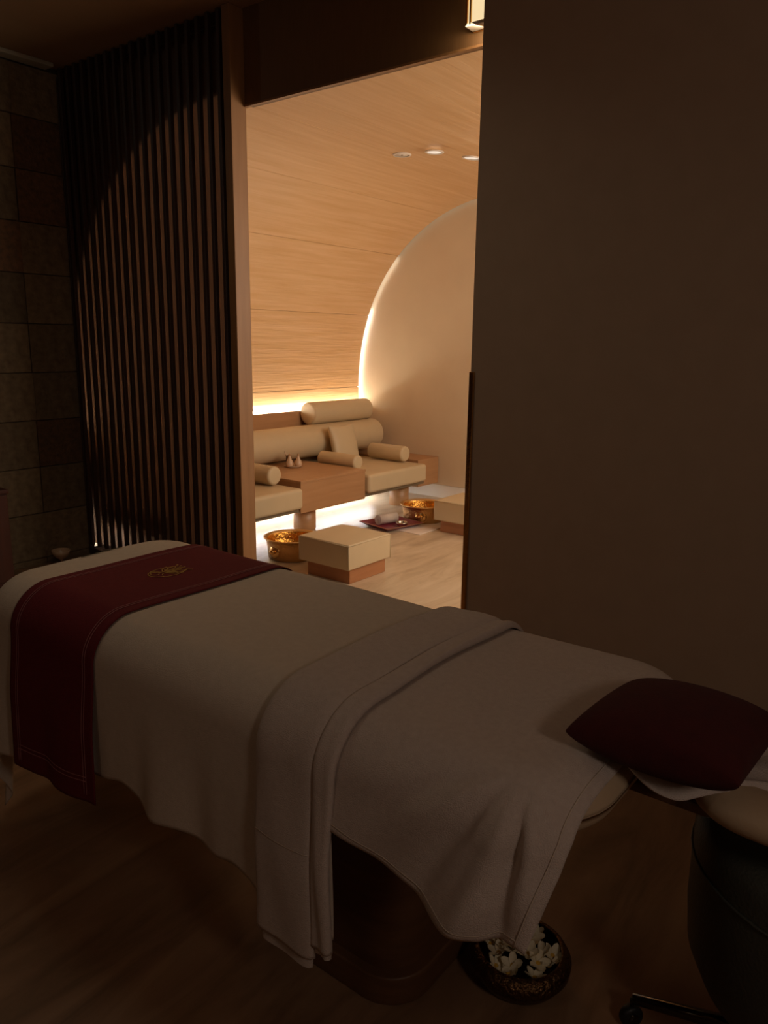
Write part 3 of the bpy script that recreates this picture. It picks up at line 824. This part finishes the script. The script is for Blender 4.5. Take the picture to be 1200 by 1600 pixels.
# towel over the face cradle
def f_ct(a, b):
    x = -.455+.50*a; ye = 1.215+.03*a+.13*sst(-.32, -.20, x)+.010*math.sin(x*38)
    yy = ye+(1.50-ye)*b
    z = .8145-.047*sst(-.43, -.30, x)+.004*math.sin(a*21+b*7)+.006*math.sin(b*14+a*4)*a
    z -= .018*max(0, .10-b)/.10
    z += .030*sst(.55, .8, a)*math.exp(-((b-.55)/.3)**2)*(1+.5*math.sin(x*60))
    return Vector((x, yy, z))
ctw = grid('cradle_towel', f_ct, 80, 60, 'towel', None, .005)
tag(ctw, 'thin pale towel spread over the face cradle under the red pillow', 'towel')
rp = pillow('red_pillow', .28, .33, .13, 'pillow', None, n=36, pinch=.04)
tag(rp, 'dark red pillow resting at the head of the massage table', 'pillow')
rp.location = (-.350, 1.315, .838); rp.rotation_euler = (math.radians(-6), math.radians(-1), math.radians(0))

# ---- flower bowl on the floor
fb = lathe('flower_bowl', [(0, 0), (.075, 0), (.100, .012), (.120, .042), (.122, .060), (.112, .078), (.100, .084), (.096, .081), (.108, .072),
      (.114, .058), (.112, .044), (.094, .018), (.06, .008), (0, .008)], 'bowlmetal', None, (-.700, 1.465, 0), seg=64)
tag(fb, 'dark hammered metal bowl of white flowers on the floor under the sheet corner', 'bowl')
def petal_mesh():
    vs, fs = [], []
    n, k = 6, 4
    for i in range(n+1):
        t = i/n; w = .0098*max(.02, math.sin(PI*(.08+t*.84)))**.7*(1 if i < n else .6)
        for j in range(k+1):
            s = 2*j/k-1
            vs.append((.002+t*.029, s*w, .004+.010*t*t*.6+.003*s*s+.002*s*t))
    for i in range(n):
        for j in range(k): a = i*(k+1)+j; fs.append((a, a+1, a+k+2, a+k+1))
    return mesh('petal', vs, fs)
pm = petal_mesh(); pm.materials.append(M['petal'])
for p in pm.polygons: p.use_smooth = True
hv, hf = lathe_data([(0, .002), (.006, .005), (.005, .008), (0, .009)], 10); hm = mesh('flower_heart', hv, hf); hm.materials.append(M['petalyellow'])
spots = []
for ring, (n, rr, zz) in enumerate(((9, .076, .058), (7, .054, .070), (5, .030, .079), (1, 0, .086))):
    for i in range(n):
        a = 2*PI*i/n+ring*.5+random.uniform(-.15, .15); spots.append((rr*math.cos(a), rr*math.sin(a), zz+random.uniform(-.003, .003), a))
for x, y, z, a in spots:
    t = thing('white_blossom', 'white five petalled blossom heaped in the dark metal bowl', 'flower', (-.700+x, 1.465+y, z), 0, 'white blossoms in the floor bowl')
    t.rotation_euler = (random.uniform(-.28, .28)-.3*math.sin(a), random.uniform(-.28, .28)+.3*math.cos(a), random.uniform(0, 6))
    for k in range(5):
        p = bpy.data.objects.new('petal', pm); C.objects.link(p); p.parent = t; p.rotation_euler = (0, -.25, 2*PI*k/5)
    h = bpy.data.objects.new('flower_heart', hm); C.objects.link(h); h.parent = t

# ---- therapist's stool
sx, sy = -.075, 1.60
ch_ = thing('swivel_stool', 'dark rounded tub stool on a castored star base by the head of the bed', 'stool', (sx, sy, 0))
lathe('tub_seat', [(0, .16), (.12, .165), (.20, .185), (.252, .225), (.280, .29), (.288, .38), (.288, .54), (.278, .575), (.25, .59), (.20, .60), (0, .605)], 'leather', ch_, seg=64)
tube('seat_seam', [(  .290*math.cos(a*PI/24), .290*math.sin(a*PI/24), .50) for a in range(49)], .003, 'leather', ch_, 6)
lathe('column', [(0, .05), (.03, .05), (.03, .17), (0, .17)], 'chrome', ch_, seg=24)
for k in range(5):
    a = math.radians(196+72*k); c, s = math.cos(a), math.sin(a); L = .375
    tube('base_arm', [(.02*c, .02*s, .088), (L*.5*c, L*.5*s, .082), (L*c, L*s, .072)], [.020, .017, .012], 'chrome', ch_, 10)
    w = bpy.data.objects.new('caster', None)
    bpy.data.objects.remove(w)
    cs = lathe('caster', [(0, -.012), (.016, -.012), (.024, -.010), (.0265, -.006), (.0265, .006), (.024, .010), (.016, .012), (0, .012)], 'rubber', ch_, seg=28, axis='y')
    cs.location = (L*c, L*s, .0268); cs.rotation_euler = (0, 0, a+.6)
    lathe('hub', [(0, -.0135), (.012, -.0135), (.013, -.011), (.013, .011), (.012, .0135), (0, .0135)], 'chrome', cs, seg=20, axis='y')
    tube('stem', [(0, 0, .02), (0, 0, .046)], .005, 'chrome', cs, 8)
print('objects', len(bpy.data.objects))
